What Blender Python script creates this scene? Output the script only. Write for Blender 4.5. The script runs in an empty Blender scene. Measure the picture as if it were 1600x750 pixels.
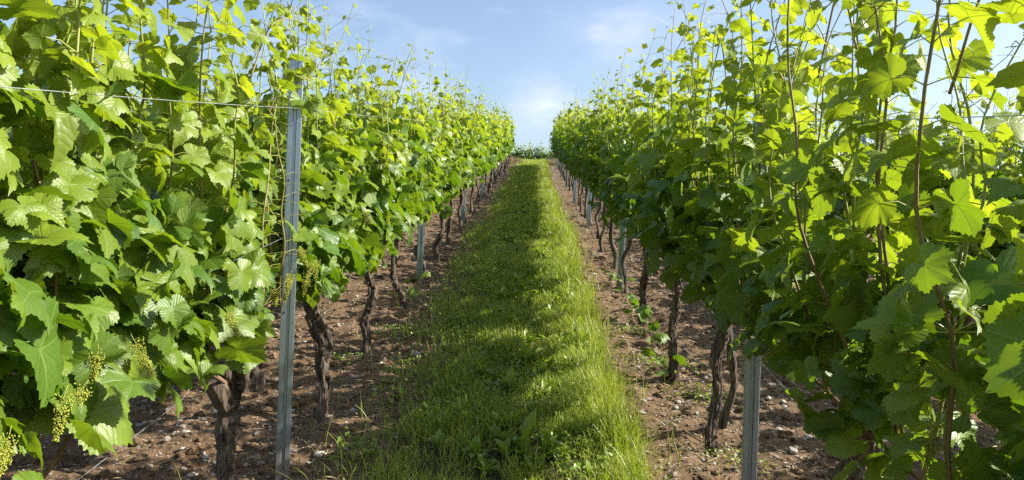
import bpy, math, random
import numpy as np
from mathutils import Vector, Matrix, Euler

# ------------------------------------------------------------------ camera, sky, sun, exposure
sc = bpy.context.scene
COL = sc.collection
CAMH = 1.5
cam_d = bpy.data.cameras.new('camera'); cam = bpy.data.objects.new('camera', cam_d); COL.objects.link(cam)
sc.camera = cam
cam_d.sensor_width = 36.0; cam_d.lens = 1160 / 1600 * 36.0
cam_d.clip_start = 0.05; cam_d.clip_end = 3000
YAW, ROLL = math.radians(1.58), math.radians(2.0)
cam.location = (0, 0, CAMH)
cam.matrix_world = Matrix.Translation((0, 0, CAMH)) @ Matrix.Rotation(YAW, 4, 'Z') @ Matrix.Rotation(math.pi / 2, 4, 'X') @ Matrix.Rotation(ROLL, 4, 'Z')

SUN_EL, SUN_AZ = math.radians(36.8), math.radians(87)      # azimuth measured from +Y (up the rows) towards +X
sun_vec = Vector((math.sin(SUN_AZ) * math.cos(SUN_EL), math.cos(SUN_AZ) * math.cos(SUN_EL), math.sin(SUN_EL)))
sd = bpy.data.lights.new('sun', 'SUN'); sd.energy = 5.0; sd.angle = math.radians(0.5); sd.color = (1.0, 0.945, 0.84)
so = bpy.data.objects.new('sun', sd); COL.objects.link(so)
so.rotation_euler = (-sun_vec).to_track_quat('-Z', 'Y').to_euler()

world = bpy.data.worlds.new('World'); sc.world = world; world.use_nodes = True
wn = world.node_tree; wn.nodes.clear()
sky = wn.nodes.new('ShaderNodeTexSky'); sky.sky_type = 'NISHITA'; sky.sun_disc = False
sky.sun_elevation = SUN_EL; sky.sun_rotation = SUN_AZ; sky.air_density = 1.0; sky.dust_density = 2.2; sky.ozone_density = 1.3
bg = wn.nodes.new('ShaderNodeBackground'); bg.inputs['Strength'].default_value = 0.100
wout = wn.nodes.new('ShaderNodeOutputWorld')

def wnode(t, **k):
    n = wn.nodes.new(t)
    for a, b in k.items(): setattr(n, a, b)
    return n
tc = wnode('ShaderNodeTexCoord')
mapn = wnode('ShaderNodeMapping'); mapn.inputs['Scale'].default_value = (1, 1, 2.2)
wn.links.new(tc.outputs['Generated'], mapn.inputs['Vector'])
nz = wnode('ShaderNodeTexNoise'); nz.inputs['Scale'].default_value = 5.5; nz.inputs['Detail'].default_value = 7; nz.inputs['Roughness'].default_value = 0.6
wn.links.new(mapn.outputs['Vector'], nz.inputs['Vector'])
def cloud_blob(dirv, r0, r1):
    dt = wnode('ShaderNodeVectorMath', operation='DISTANCE'); wn.links.new(tc.outputs['Generated'], dt.inputs[0])
    dt.inputs[1].default_value = Vector(dirv).normalized()
    mr = wnode('ShaderNodeMapRange'); mr.interpolation_type = 'SMOOTHSTEP'
    mr.inputs['From Min'].default_value = r0; mr.inputs['From Max'].default_value = r1
    mr.inputs['To Min'].default_value = 1; mr.inputs['To Max'].default_value = 0
    wn.links.new(dt.outputs['Value'], mr.inputs['Value']); return mr.outputs['Result']
def wmath(op, a, b):
    m = wnode('ShaderNodeMath', operation=op)
    for i, v in enumerate((a, b)):
        if isinstance(v, (int, float)): m.inputs[i].default_value = v
        else: wn.links.new(v, m.inputs[i])
    return m.outputs[0]
b1 = cloud_blob((0.003, 1, 0.180), 0.0, 0.075)
b2 = cloud_blob((0.075, 1, 0.26), 0.0, 0.11)
cr = wnode('ShaderNodeMapRange'); cr.inputs['From Min'].default_value = 0.36; cr.inputs['From Max'].default_value = 0.66
wn.links.new(nz.outputs['Fac'], cr.inputs['Value'])
wide = wnode('ShaderNodeMapRange'); wide.inputs['From Min'].default_value = 0.52; wide.inputs['From Max'].default_value = 0.80; wide.inputs['To Max'].default_value = 0.35
wn.links.new(nz.outputs['Fac'], wide.inputs['Value'])
m1 = wmath('MULTIPLY', b1, cr.outputs[0]); m2 = wmath('MULTIPLY', wmath('MULTIPLY', b2, cr.outputs[0]), 0.28)
mask = wmath('MINIMUM', wmath('ADD', wmath('ADD', wmath('MULTIPLY', m1, .85), m2), wide.outputs[0]), 0.85)
mix = wnode('ShaderNodeMix', data_type='RGBA'); mix.inputs[7].default_value = (5.0, 5.2, 6.2, 1)
wn.links.new(mask, mix.inputs[0]); wn.links.new(sky.outputs[0], mix.inputs[6])
wn.links.new(mix.outputs[2], bg.inputs['Color']); wn.links.new(bg.outputs[0], wout.inputs['Surface'])

sc.view_settings.view_transform = 'Standard'; sc.view_settings.look = 'None'
sc.view_settings.exposure = 1.18; sc.view_settings.gamma = 1.0; sc.view_settings.use_curve_mapping = False
sc.cycles.max_bounces = 7; sc.cycles.diffuse_bounces = 4; sc.cycles.glossy_bounces = 2; sc.cycles.transmission_bounces = 5
sc.cycles.transparent_max_bounces = 4; sc.cycles.use_denoising = False
sc.cycles.caustics_reflective = False; sc.cycles.caustics_refractive = False
sc.cycles.sample_clamp_indirect = 6.0

RNG = np.random.default_rng(7)
SLOPE = 0.1494

# ------------------------------------------------------------------ terrain profile
def _slope_at(y):
    y = np.asarray(y, float)
    s = np.where(y < 33, SLOPE, SLOPE + (0.030 - SLOPE) * np.clip((y - 33) / 8.0, 0, 1))
    s = np.where(y > 60, 0.03 - 0.06 * np.clip((y - 60) / 40, 0, 1), s)
    s = np.where(y < -8, SLOPE * np.clip(1 - (-8 - y) / 25, 0, 1), s)
    s = np.where(y > 200, 0.0, s)
    return s
_YS = np.concatenate([np.arange(-60, 260, 0.05)])
_ZS = np.cumsum(_slope_at(_YS)) * 0.05
_ZS -= np.interp(0, _YS, _ZS)
def gz(y): return np.interp(y, _YS, _ZS)

def _hash(ix, iy, s):
    n = (ix.astype(np.int64) * 374761393 + iy.astype(np.int64) * 668265263 + s * 1442695041) & 0x7fffffff
    n = ((n ^ (n >> 13)) * 1274126177) & 0x7fffffff
    return ((n ^ (n >> 16)) & 0xffff) / 65535.0
def vnoise(x, y, f, s=0):
    x = np.asarray(x, float) * f; y = np.asarray(y, float) * f
    ix = np.floor(x); iy = np.floor(y); fx = x - ix; fy = y - iy
    fx = fx * fx * (3 - 2 * fx); fy = fy * fy * (3 - 2 * fy)
    a = _hash(ix, iy, s); b = _hash(ix + 1, iy, s); c = _hash(ix, iy + 1, s); d = _hash(ix + 1, iy + 1, s)
    return (a * (1 - fx) + b * fx) * (1 - fy) + (c * (1 - fx) + d * fx) * fy
def path_edges(y):
    y = np.asarray(y, float)
    l = -0.67 - 0.08 * np.clip((y - 4) / 6, 0, 1) + 0.30 * (vnoise(y, y * 0, 0.9, 5) - 0.5) + 0.16 * (vnoise(y, y * 0, 3.1, 6) - 0.5)
    r = 0.54 - .07 * np.clip((y - 8) / 10, 0, 1) + 0.16 * (vnoise(y, y * 0, 1.1, 8) - 0.5) + 0.07 * (vnoise(y, y * 0, 3.7, 9) - 0.5)
    return l, r
def ground_h(x, y):
    x = np.asarray(x, float); y = np.asarray(y, float)
    near = np.clip(1 - (np.hypot(x, y) - 14) / 12, 0.0, 1)
    l, r = path_edges(y)
    inpath = np.clip((x - l) / 0.15, 0, 1) * np.clip((r - x) / 0.12, 0, 1)
    clod = 0.045 * (vnoise(x, y, 5, 11) - .5) + 0.036 * (vnoise(x, y, 13, 12) - .5) + 0.018 * (vnoise(x, y, 31, 13) - .5)
    broad = 0.05 * (vnoise(x, y, 0.8, 14) - .5)
    return gz(y) + broad * near + clod * near * (1 - 0.75 * inpath) + 0.02 * inpath * near

# ------------------------------------------------------------------ mesh helpers
def mesh_from(name, v, tris, mat, uv=None, attrs=None, smooth=True):
    me = bpy.data.meshes.new(name)
    v = np.ascontiguousarray(v, np.float32); tris = np.ascontiguousarray(tris, np.int32)
    k = tris.shape[1]; n = len(tris)
    me.vertices.add(len(v)); me.vertices.foreach_set('co', v.ravel())
    me.loops.add(n * k); me.loops.foreach_set('vertex_index', tris.ravel())
    me.polygons.add(n); me.polygons.foreach_set('loop_start', np.arange(0, n * k, k, dtype=np.int32))
    me.update(calc_edges=True)
    me.polygons.foreach_set('use_smooth', np.full(n, smooth, bool))
    if uv is not None:
        l = me.uv_layers.new(name='UVMap'); l.data.foreach_set('uv', np.ascontiguousarray(uv[tris.ravel()], np.float32).ravel())
    for a, arr in (attrs or {}).items():
        at = me.attributes.new(a, 'FLOAT', 'POINT'); at.data.foreach_set('value', np.ascontiguousarray(arr, np.float32))
    me.materials.append(mat)
    return me
def link(name, me, parent=None):
    o = bpy.data.objects.new(name, me); COL.objects.link(o)
    if parent is not None: o.parent = parent
    return o
def tag(o, label=None, cat=None, group=None, kind=None):
    for k, v in (('label', label), ('category', cat), ('group', group), ('kind', kind)):
        if v: o[k] = v
    return o
def empty(name, loc, rz=0.0):
    o = bpy.data.objects.new(name, None); COL.objects.link(o); o.location = loc; o.rotation_euler = (0, 0, rz); o.empty_display_size = .1
    return o
class Acc:
    def __init__(s): s.v = []; s.f = []; s.a = []; s.n = 0
    def add(s, v, f, a=0.0):
        v = np.asarray(v, float); s.v.append(v); s.f.append(np.asarray(f) + s.n)
        s.a.append(np.full(len(v), a) if np.isscalar(a) else np.asarray(a)); s.n += len(v)
    def mesh(s, name, mat, smooth=True):
        return mesh_from(name, np.concatenate(s.v), np.concatenate(s.f), mat, attrs={'tint': np.concatenate(s.a)}, smooth=smooth)
def quads2tris(q): return np.concatenate([q[:, [0, 1, 2]], q[:, [0, 2, 3]]])
def tube(pts, rad, sides=6, rough=None, rng=None, cap=True):
    """swept tube; rough = (amp, ridges) gives gnarled bark relief"""
    P = np.asarray(pts, float); n = len(P); rad = np.broadcast_to(np.asarray(rad, float), (n,))
    T = np.gradient(P, axis=0); T /= np.linalg.norm(T, axis=1)[:, None] + 1e-9
    up = np.array([0.31, 0.95, 0.05]) if abs(T[0][2]) > 0.7 else np.array([0, 0, 1.0])
    U = np.cross(T, up); U /= np.linalg.norm(U, axis=1)[:, None] + 1e-9
    W = np.cross(T, U)
    a = np.linspace(0, 2 * np.pi, sides, endpoint=False)
    R = np.repeat(rad[:, None], sides, 1)
    if rough is not None:
        amp, rid = rough
        tt = np.arange(n)[:, None]
        ph = rng.uniform(0, 6.28, 4)
        R = R * (1 + amp * np.sin(a[None] * rid + ph[0] + tt * 0.16) * 0.5 + amp * rng.normal(0, .45, (n, sides)) + amp * 1.1 * np.sin(a[None] * 2 + tt * .33 + ph[1]) * .6
                 + amp * 0.8 * np.sin(tt * .9 + ph[2]) * .5)
    V = P[:, None] + R[..., None] * (np.cos(a)[None, :, None] * U[:, None] + np.sin(a)[None, :, None] * W[:, None])
    V = V.reshape(-1, 3)
    i = np.arange(n - 1)[:, None] * sides; j = np.arange(sides)[None]; jn = (j + 1) % sides
    q = np.stack([i + j, i + jn, i + sides + jn, i + sides + j], -1).reshape(-1, 4)
    F = quads2tris(q)
    if cap:
        V = np.concatenate([V, P[:1], P[-1:]])
        c0, c1 = n * sides, n * sides + 1
        j = np.arange(sides); jn = (j + 1) % sides
        F = np.concatenate([F, np.stack([jn, j, np.full(sides, c0)], -1), np.stack([(n - 1) * sides + j, (n - 1) * sides + jn, np.full(sides, c1)], -1)])
    return V, F
def spline(pts, n):
    P = np.asarray(pts, float); m = len(P)
    P = np.concatenate([2 * P[:1] - P[1:2], P, 2 * P[-1:] - P[-2:-1]])
    t = np.linspace(0, m - 1 - 1e-6, n); i = t.astype(int); f = (t - i)[:, None]
    a, b, c, d = P[i], P[i + 1], P[i + 2], P[i + 3]
    return 0.5 * ((2 * b) + (c - a) * f + (2 * a - 5 * b + 4 * c - d) * f ** 2 + (3 * b - a - 3 * c + d) * f ** 3)

# ------------------------------------------------------------------ materials
def new_mat(name):
    m = bpy.data.materials.new(name); m.use_nodes = True; nt = m.node_tree; nt.nodes.clear()
    out = nt.nodes.new('ShaderNodeOutputMaterial'); return m, nt, out
class NB:
    def __init__(s, nt): s.nt = nt
    def n(s, t, **k):
        x = s.nt.nodes.new(t)
        for a, b in k.items(): setattr(x, a, b)
        return x
    def set(s, sock, v):
        if isinstance(v, bpy.types.NodeSocket): s.nt.links.new(v, sock)
        else: sock.default_value = v
    def math(s, op, a, b=0.0, c=None, clamp=False):
        m = s.n('ShaderNodeMath', operation=op); m.use_clamp = clamp
        s.set(m.inputs[0], a); s.set(m.inputs[1], b)
        if c is not None: s.set(m.inputs[2], c)
        return m.outputs[0]
    def mix(s, f, a, b):
        m = s.n('ShaderNodeMix', data_type='RGBA'); s.set(m.inputs[0], f); s.set(m.inputs[6], a); s.set(m.inputs[7], b); return m.outputs[2]
    def noise(s, scale, detail=4, vec=None, rough=.55):
        x = s.n('ShaderNodeTexNoise'); x.inputs['Scale'].default_value = scale; x.inputs['Detail'].default_value = detail; x.inputs['Roughness'].default_value = rough
        if vec is not None: s.set(x.inputs['Vector'], vec)
        return x.outputs['Fac']
    def ramp(s, f, lo, hi, a=0.0, b=1.0):
        m = s.n('ShaderNodeMapRange'); s.set(m.inputs[0], f); m.inputs[1].default_value = lo; m.inputs[2].default_value = hi; m.inputs[3].default_value = a; m.inputs[4].default_value = b
        return m.outputs[0]
    def attr(s, name):
        x = s.n('ShaderNodeAttribute'); x.attribute_name = name; return x.outputs['Fac']
def rgb(*c): return (c[0], c[1], c[2], 1)

def leaf_material(name, detailed):
    m, nt, out = new_mat(name); b = NB(nt)
    tint = b.attr('tint'); age = b.attr('age')
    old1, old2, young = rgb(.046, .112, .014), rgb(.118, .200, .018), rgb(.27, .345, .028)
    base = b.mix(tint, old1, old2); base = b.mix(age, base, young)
    under = b.mix(age, rgb(.115, .190, .032), rgb(.23, .30, .04))
    trn = b.mix(age, rgb(.17, .31, .008), rgb(.48, .56, .02))
    bump = None
    if detailed:
        uv = b.n('ShaderNodeUVMap').outputs[0]; sp = b.n('ShaderNodeSeparateXYZ'); b.set(sp.inputs[0], uv)
        x, y = sp.outputs[0], sp.outputs[1]
        main = None; sec = None
        for th in (0, 52, -52, 108, -108):
            s_, c_ = math.sin(math.radians(th)), math.cos(math.radians(th))
            proj = b.math('ADD', b.math('MULTIPLY', x, s_), b.math('MULTIPLY', y, c_))
            perp = b.math('ABSOLUTE', b.math('SUBTRACT', b.math('MULTIPLY', x, c_), b.math('MULTIPLY', y, s_)))
            neg = b.math('LESS_THAN', proj, 0.0)
            d = b.math('ADD', perp, neg)
            if main is None: main, sp_, pr_ = d, perp, proj
            else:
                closer = b.math('LESS_THAN', d, main)
                mx = b.n('ShaderNodeMix', data_type='FLOAT'); b.set(mx.inputs[0], closer); b.set(mx.inputs[2], pr_); b.set(mx.inputs[3], proj); pr_ = mx.outputs[0]
                main = b.math('MINIMUM', main, d)
        vein = b.ramp(main, .004, .016, 1, 0)
        st = b.math('FRACT', b.math('MULTIPLY', b.math('SUBTRACT', pr_, b.math('ADD', b.math('MULTIPLY', main, 1.15), b.math('MULTIPLY', b.noise(6, 2, uv), .05))), 8.5))
        st = b.math('ABSOLUTE', b.math('SUBTRACT', st, 0.5))            # 0 at the middle of a cell, .5 on the side vein
        side = b.ramp(st, .40, .5, 0, 1)
        net = b.noise(22, 3, uv)
        hgt = b.math('SUBTRACT', b.math('MULTIPLY', b.math('SUBTRACT', 1.0, b.math('MAXIMUM', vein, b.math('MULTIPLY', b.math('MULTIPLY', st, st), 1.7))), 1.0), b.math('MULTIPLY', net, .5))
        vf = b.math('MAXIMUM', vein, b.math('MULTIPLY', side, .35))
        base = b.mix(b.math('MULTIPLY', vf, .5), base, rgb(.21, .29, .07))
        under = b.mix(b.math('MULTIPLY', vf, .55), under, rgb(.32, .40, .14))
        trn = b.mix(b.math('MULTIPLY', vf, .75), trn, rgb(.10, .20, .01))
        blot = b.noise(3.5, 3, uv); base = b.mix(b.ramp(blot, .45, .75, 0, .35), base, rgb(.12, .18, .03))
        bn = b.n('ShaderNodeBump'); bn.inputs['Strength'].default_value = .4; bn.inputs['Distance'].default_value = .0025; b.set(bn.inputs['Height'], hgt); bump = bn.outputs[0]
    geo = b.n('ShaderNodeNewGeometry')
    col = b.mix(geo.outputs['Backfacing'], base, under)
    pr = b.n('ShaderNodeBsdfPrincipled'); b.set(pr.inputs['Base Color'], col)
    b.set(pr.inputs['Roughness'], b.mix(geo.outputs['Backfacing'], rgb(.42, .42, .42), rgb(.65, .65, .65)))
    pr.inputs['Specular IOR Level'].default_value = .46
    tr = b.n('ShaderNodeBsdfTranslucent'); b.set(tr.inputs['Color'], trn)
    if bump is not None: b.set(pr.inputs['Normal'], bump)
    ms = b.n('ShaderNodeMixShader'); b.set(ms.inputs[0], b.ramp(age, 0, 1, .32, .50)); b.set(ms.inputs[1], pr.outputs[0]); b.set(ms.inputs[2], tr.outputs[0])
    b.set(out.inputs[0], ms.outputs[0]); return m
def thin_leaf_material(name, a, c, trn, rough=.5, w=.35):
    m, nt, out = new_mat(name); b = NB(nt)
    pr = b.n('ShaderNodeBsdfPrincipled'); b.set(pr.inputs['Base Color'], b.mix(b.attr('tint'), a, c)); pr.inputs['Roughness'].default_value = rough
    tr = b.n('ShaderNodeBsdfTranslucent'); tr.inputs['Color'].default_value = trn
    ms = b.n('ShaderNodeMixShader'); ms.inputs[0].default_value = w; b.set(ms.inputs[1], pr.outputs[0]); b.set(ms.inputs[2], tr.outputs[0])
    b.set(out.inputs[0], ms.outputs[0]); return m
def solid_material(name, a, c, scale=20, rough=.8, bump=.3, dist=.003, stretch=(1, 1, 1), metal=0.0, tintcol=None, detail=6, lo=.3, hi=.7):
    m, nt, out = new_mat(name); b = NB(nt)
    t = b.n('ShaderNodeTexCoord'); mp = b.n('ShaderNodeMapping'); mp.inputs['Scale'].default_value = stretch; b.set(mp.inputs[0], t.outputs['Object'])
    f = b.noise(scale, detail, mp.outputs[0], .65); col = b.mix(b.ramp(f, lo, hi), a, c)
    if tintcol: col = b.mix(b.attr('tint'), col, tintcol)
    pr = b.n('ShaderNodeBsdfPrincipled'); b.set(pr.inputs['Base Color'], col); pr.inputs['Roughness'].default_value = rough; pr.inputs['Metallic'].default_value = metal
    bn = b.n('ShaderNodeBump'); bn.inputs['Strength'].default_value = bump; bn.inputs['Distance'].default_value = dist; b.set(bn.inputs['Height'], f); b.set(pr.inputs['Normal'], bn.outputs[0])
    b.set(out.inputs[0], pr.outputs[0]); return m
M = {}
M['leaf'] = leaf_material('vine_leaf', True)
M['leaf_far'] = leaf_material('vine_leaf_plain', False)
M['bark'] = solid_material('vine_bark', rgb(.028, .020, .015), rgb(.20, .150, .11), 42, .92, 1.0, .014, (1, 1, .16), lo=.36, hi=.68)
M['cane'] = solid_material('cane_bark', rgb(.12, .07, .04), rgb(.24, .16, .10), 30, .8, .4, .002, (1, 1, .3))
M['shoot'] = solid_material('green_shoot', rgb(.13, .085, .03), rgb(.22, .15, .055), 9, .55, .2, .001, (1, 1, .6), tintcol=rgb(.26, .31, .06))
M['tendril'] = solid_material('tendril', rgb(.28, .30, .06), rgb(.36, .36, .08), 9, .5, .1, .001)
M['flower'] = solid_material('grape_flower', rgb(.20, .25, .025), rgb(.38, .37, .04), 60, .6, .2, .001)
M['grass'] = thin_leaf_material('grass_blade', rgb(.125, .215, .024), rgb(.40, .41, .08), rgb(.42, .55, .03), .42, .34)
M['weed'] = thin_leaf_material('weed_leaf', rgb(.11, .20, .025), rgb(.24, .30, .055), rgb(.40, .54, .04), .38, .34)
M['petal'] = thin_leaf_material('petal', rgb(.75, .75, .72), rgb(.8, .8, .78), rgb(.7, .7, .7), .6, .2)
M['straw'] = thin_leaf_material('straw', rgb(.17, .12, .07), rgb(.42, .33, .20), rgb(.3, .25, .1), .8, .1)
M['stone'] = solid_material('stone', rgb(.13, .095, .065), rgb(.25, .20, .15), 14, .85, .3, .003, tintcol=rgb(.46, .43, .38))
M['zinc'] = solid_material('galvanised_steel', rgb(.36, .39, .42), rgb(.52, .55, .58), 26, .42, .15, .0006, (1, 1, .12), metal=.85)
def zinc_material():
    m, nt, out = new_mat('galvanised_steel'); b = NB(nt); t = b.n('ShaderNodeTexCoord').outputs['Object']
    mp = b.n('ShaderNodeMapping'); mp.inputs['Scale'].default_value = (1, 1, .12); b.set(mp.inputs[0], t)
    f = b.noise(26, 6, mp.outputs[0]); sp = b.noise(55, 4, t); col = b.mix(b.ramp(f, .2, .8), rgb(.24, .29, .35), rgb(.36, .42, .48))
    col = b.mix(b.ramp(sp, .56, .70, 0, .25), col, rgb(.62, .63, .62))
    z = b.n('ShaderNodeSeparateXYZ'); b.set(z.inputs[0], t)
    mud = b.math('MULTIPLY', b.ramp(z.outputs[2], .0, .26, 1.3, 0), b.ramp(sp, .38, .58), clamp=True)
    col = b.mix(mud, col, rgb(.17, .115, .07)); pr = b.n('ShaderNodeBsdfPrincipled'); b.set(pr.inputs['Base Color'], col)
    b.set(pr.inputs['Metallic'], b.math('SUBTRACT', .8, b.math('MULTIPLY', mud, .8))); b.set(pr.inputs['Roughness'], b.ramp(f, .3, .7, .24, .36)); b.set(out.inputs[0], pr.outputs[0]); return m
M['zinc'] = zinc_material()
M['wire'] = solid_material('wire_steel', rgb(.40, .42, .44), rgb(.55, .56, .58), 20, .4, .0, .0005, metal=.7)
M['hole_shade'] = solid_material('painted_hole_shade', rgb(.01, .01, .01), rgb(.02, .02, .02), 20, .9)  # near-black colour standing in for the shade inside a bolt hole

def soil_material():
    m, nt, out = new_mat('soil'); b = NB(nt)
    t = b.n('ShaderNodeTexCoord').outputs['Object']
    f1 = b.noise(1.3, 5, t); f2 = b.noise(16, 8, t, .7); f3 = b.noise(90, 4, t, .7)
    col = b.mix(b.ramp(f2, .3, .72), rgb(.066, .041, .023), rgb(.290, .190, .108))
    col = b.mix(b.ramp(f1, .35, .7, 0, .5), col, rgb(.150, .080, .038))
    col = b.mix(b.ramp(f3, .5, .72, 0, .6), col, rgb(.29, .215, .14)); col = b.mix(b.ramp(b.noise(38, 5, t, .7), .50, .38, 0, .7), col, rgb(.030, .020, .012))
    vo = b.n('ShaderNodeTexVoronoi'); vo.inputs['Scale'].default_value = 34; b.set(vo.inputs['Vector'], t)
    sepc = b.n('ShaderNodeSeparateColor'); b.set(sepc.inputs[0], vo.outputs['Color'])
    peb = b.math('MULTIPLY', b.ramp(vo.outputs['Distance'], .22, .30, 1, 0), b.ramp(sepc.outputs[0], .70, .72))
    col = b.mix(b.math('MULTIPLY', peb, .8), col, b.mix(sepc.outputs[1], rgb(.24, .19, .14), rgb(.44, .40, .34)))
    gm = b.attr('tint')
    col = b.mix(b.math('MULTIPLY', gm, .85), col, b.mix(f2, rgb(.035, .045, .014), rgb(.075, .085, .028)))
    far = b.attr('far'); col = b.mix(far, col, b.mix(f1, rgb(.09, .13, .04), rgb(.16, .16, .06)))
    pr = b.n('ShaderNodeBsdfPrincipled'); b.set(pr.inputs['Base Color'], col); pr.inputs['Roughness'].default_value = .95; pr.inputs['Specular IOR Level'].default_value = .2
    h = b.math('ADD', b.math('MULTIPLY', f2, 1.0), b.math('ADD', b.math('MULTIPLY', f3, .35), b.math('MULTIPLY', peb, .4)))
    bn = b.n('ShaderNodeBump'); bn.inputs['Strength'].default_value = .9; bn.inputs['Distance'].default_value = .03; b.set(bn.inputs['Height'], h); b.set(pr.inputs['Normal'], bn.outputs[0])
    b.set(out.inputs[0], pr.outputs[0]); return m
M['soil'] = soil_material()

# ------------------------------------------------------------------ ground sheet
def axis(parts):
    o = [np.arange(a, b, s) for a, b, s in parts]; return np.concatenate(o)
xs = axis([(-600, -60, 60), (-60, -10, 5), (-10, -3.6, .4), (-3.6, 2.2, .028), (2.2, 6, .2), (6, 12, 1), (12, 60, 6), (60, 601, 60)])
ys = axis([(-600, -60, 60), (-60, -6, 6), (-6, 1.6, .4), (1.6, 7, .03), (7, 14, .08), (14, 40, .3), (40, 70, 1.5), (70, 200, 10), (200, 900, 70)])
XX, YY = np.meshgrid(xs, ys)
ZZ = ground_h(XX, YY)
V = np.stack([XX, YY, ZZ], -1).reshape(-1, 3)
nx, ny = len(xs), len(ys)
i = (np.arange(ny - 1)[:, None] * nx + np.arange(nx - 1)[None]).ravel()
Q = np.stack([i, i + 1, i + nx + 1, i + nx], -1)
l, r = path_edges(YY)
pm = np.clip((XX - l + .05) / .12, 0, 1) * np.clip((r + .03 - XX) / .10, 0, 1) * (YY < 75)
pm = np.maximum(pm, np.clip((YY - 36.5) / 1.5, 0, 1) * (YY < 75))
far = np.clip((np.abs(XX) - 8) / 4, 0, 1); far = np.maximum(far, np.clip((YY - 60) / 10, 0, 1)); far = np.maximum(far, np.clip((-6 - YY) / 4, 0, 1))
g = link('ground', mesh_from('ground', V, Q, M['soil'], attrs={'tint': pm.ravel(), 'far': far.ravel()}))
g['kind'] = 'structure'

# ------------------------------------------------------------------ leaves
def leaf_template(rng, nseg, ring, serr):
    """grape leaf: petiole at origin, tip towards +Y, face up +Z; width about 1"""
    phi = np.linspace(-np.pi, np.pi, nseg, endpoint=False)
    key = np.radians([-180, -168, -150, -128, -108, -84, -52, -28, 0, 28, 52, 84, 108, 128, 150, 168, 180])
    depth = rng.uniform(.66, .97)
    kr = np.array([.12, .34, .50, .53, .545, .55 * depth, .64, .60 * depth, .72, .60 * depth, .64, .55 * depth, .545, .53, .50, .34, .12])
    kr = kr * (1 + rng.normal(0, .06, len(kr))); kr[-1] = kr[0]
    r = np.interp(phi, key, kr)
    if serr:
        saw = np.where(np.arange(nseg) % 2 == 0, .045, -.045); r = r * (1 + saw * rng.uniform(.7, 1.3, nseg) * (np.abs(phi) < 2.85))
    # surface shape
    fold = rng.uniform(-.15, .55); droop = rng.uniform(.1, .95); wav = rng.uniform(.04, .15); ph = rng.uniform(0, 6.28); side = rng.uniform(-.3, .3)
    puck = rng.uniform(.03, .07)
    veins = np.radians([-108, -52, 0, 52, 108])
    def surf(p, rr):
        x = rr * np.sin(p); y = rr * np.cos(p)
        dv = np.min(np.abs(p[:, None] - veins[None]), 1)
        z = fold * np.abs(x) - droop * rr ** 2 * (0.6 + .5 * np.cos(p - side)) + wav * np.sin(3 * p + ph) * rr * 1.4 + puck * np.sin(np.clip(dv / .45, 0, 1) * np.pi / 1.0) * rr
        y = y - .25 * droop * rr ** 2 * np.sign(y)
        return np.stack([x, y, z], -1)
    vs = [np.zeros((1, 3))]; uv = [np.zeros((1, 2))]; F = []
    if ring:
        p2 = phi[::2]; r2 = r[::2]
        if serr: r2 = np.interp(p2, key, kr)
        rads = ring
        idx0 = 1; prev = None; m = len(p2)
        for k, fr in enumerate(rads):
            vs.append(surf(p2, r2 * fr)); uv.append(np.stack([r2 * fr * np.sin(p2), r2 * fr * np.cos(p2)], -1))
            j = np.arange(m); jn = (j + 1) % m; s = 1 + k * m
            if k == 0: F.append(np.stack([np.zeros(m, int), s + jn, s + j], -1))
            else:
                F.append(np.stack([s - m + j, s + jn, s + j], -1)); F.append(np.stack([s - m + j, s - m + jn, s + jn], -1))
        s = 1 + (len(rads) - 1) * m; o = 1 + len(rads) * m
        vs.append(surf(phi, r)); uv.append(np.stack([r * np.sin(phi), r * np.cos(phi)], -1))
        j = np.arange(m); jn = (j + 1) % m
        F.append(np.stack([s + j, o + (2 * j + 1), o + 2 * j], -1)); F.append(np.stack([s + j, s + jn, o + 2 * j + 1], -1)); F.append(np.stack([s + jn, o + (2 * j + 2) % nseg, o + 2 * j + 1], -1))
    else:
        vs.append(surf(phi, r)); uv.append(np.stack([r * np.sin(phi), r * np.cos(phi)], -1))
        j = np.arange(nseg); jn = (j + 1) % nseg; F.append(np.stack([np.zeros(nseg, int), 1 + jn, 1 + j], -1))
    V = np.concatenate(vs); U = np.concatenate(uv); F = np.concatenate(F)
    # drop the petiole notch triangles
    cen = U[F].mean(1); keep = ~((np.abs(np.arctan2(cen[:, 0], cen[:, 1])) > math.pi - .14) & (cen[:, 1] < -.05))
    return V, F[keep], U
_r = np.random.default_rng(3)
TPL = {0: [leaf_template(_r, 76, (.33, .68), True) for _ in range(22)],
       1: [leaf_template(_r, 28, (.55,), True) for _ in range(14)],
       2: [leaf_template(_r, 10, None, False) for _ in range(10)]}

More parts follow.
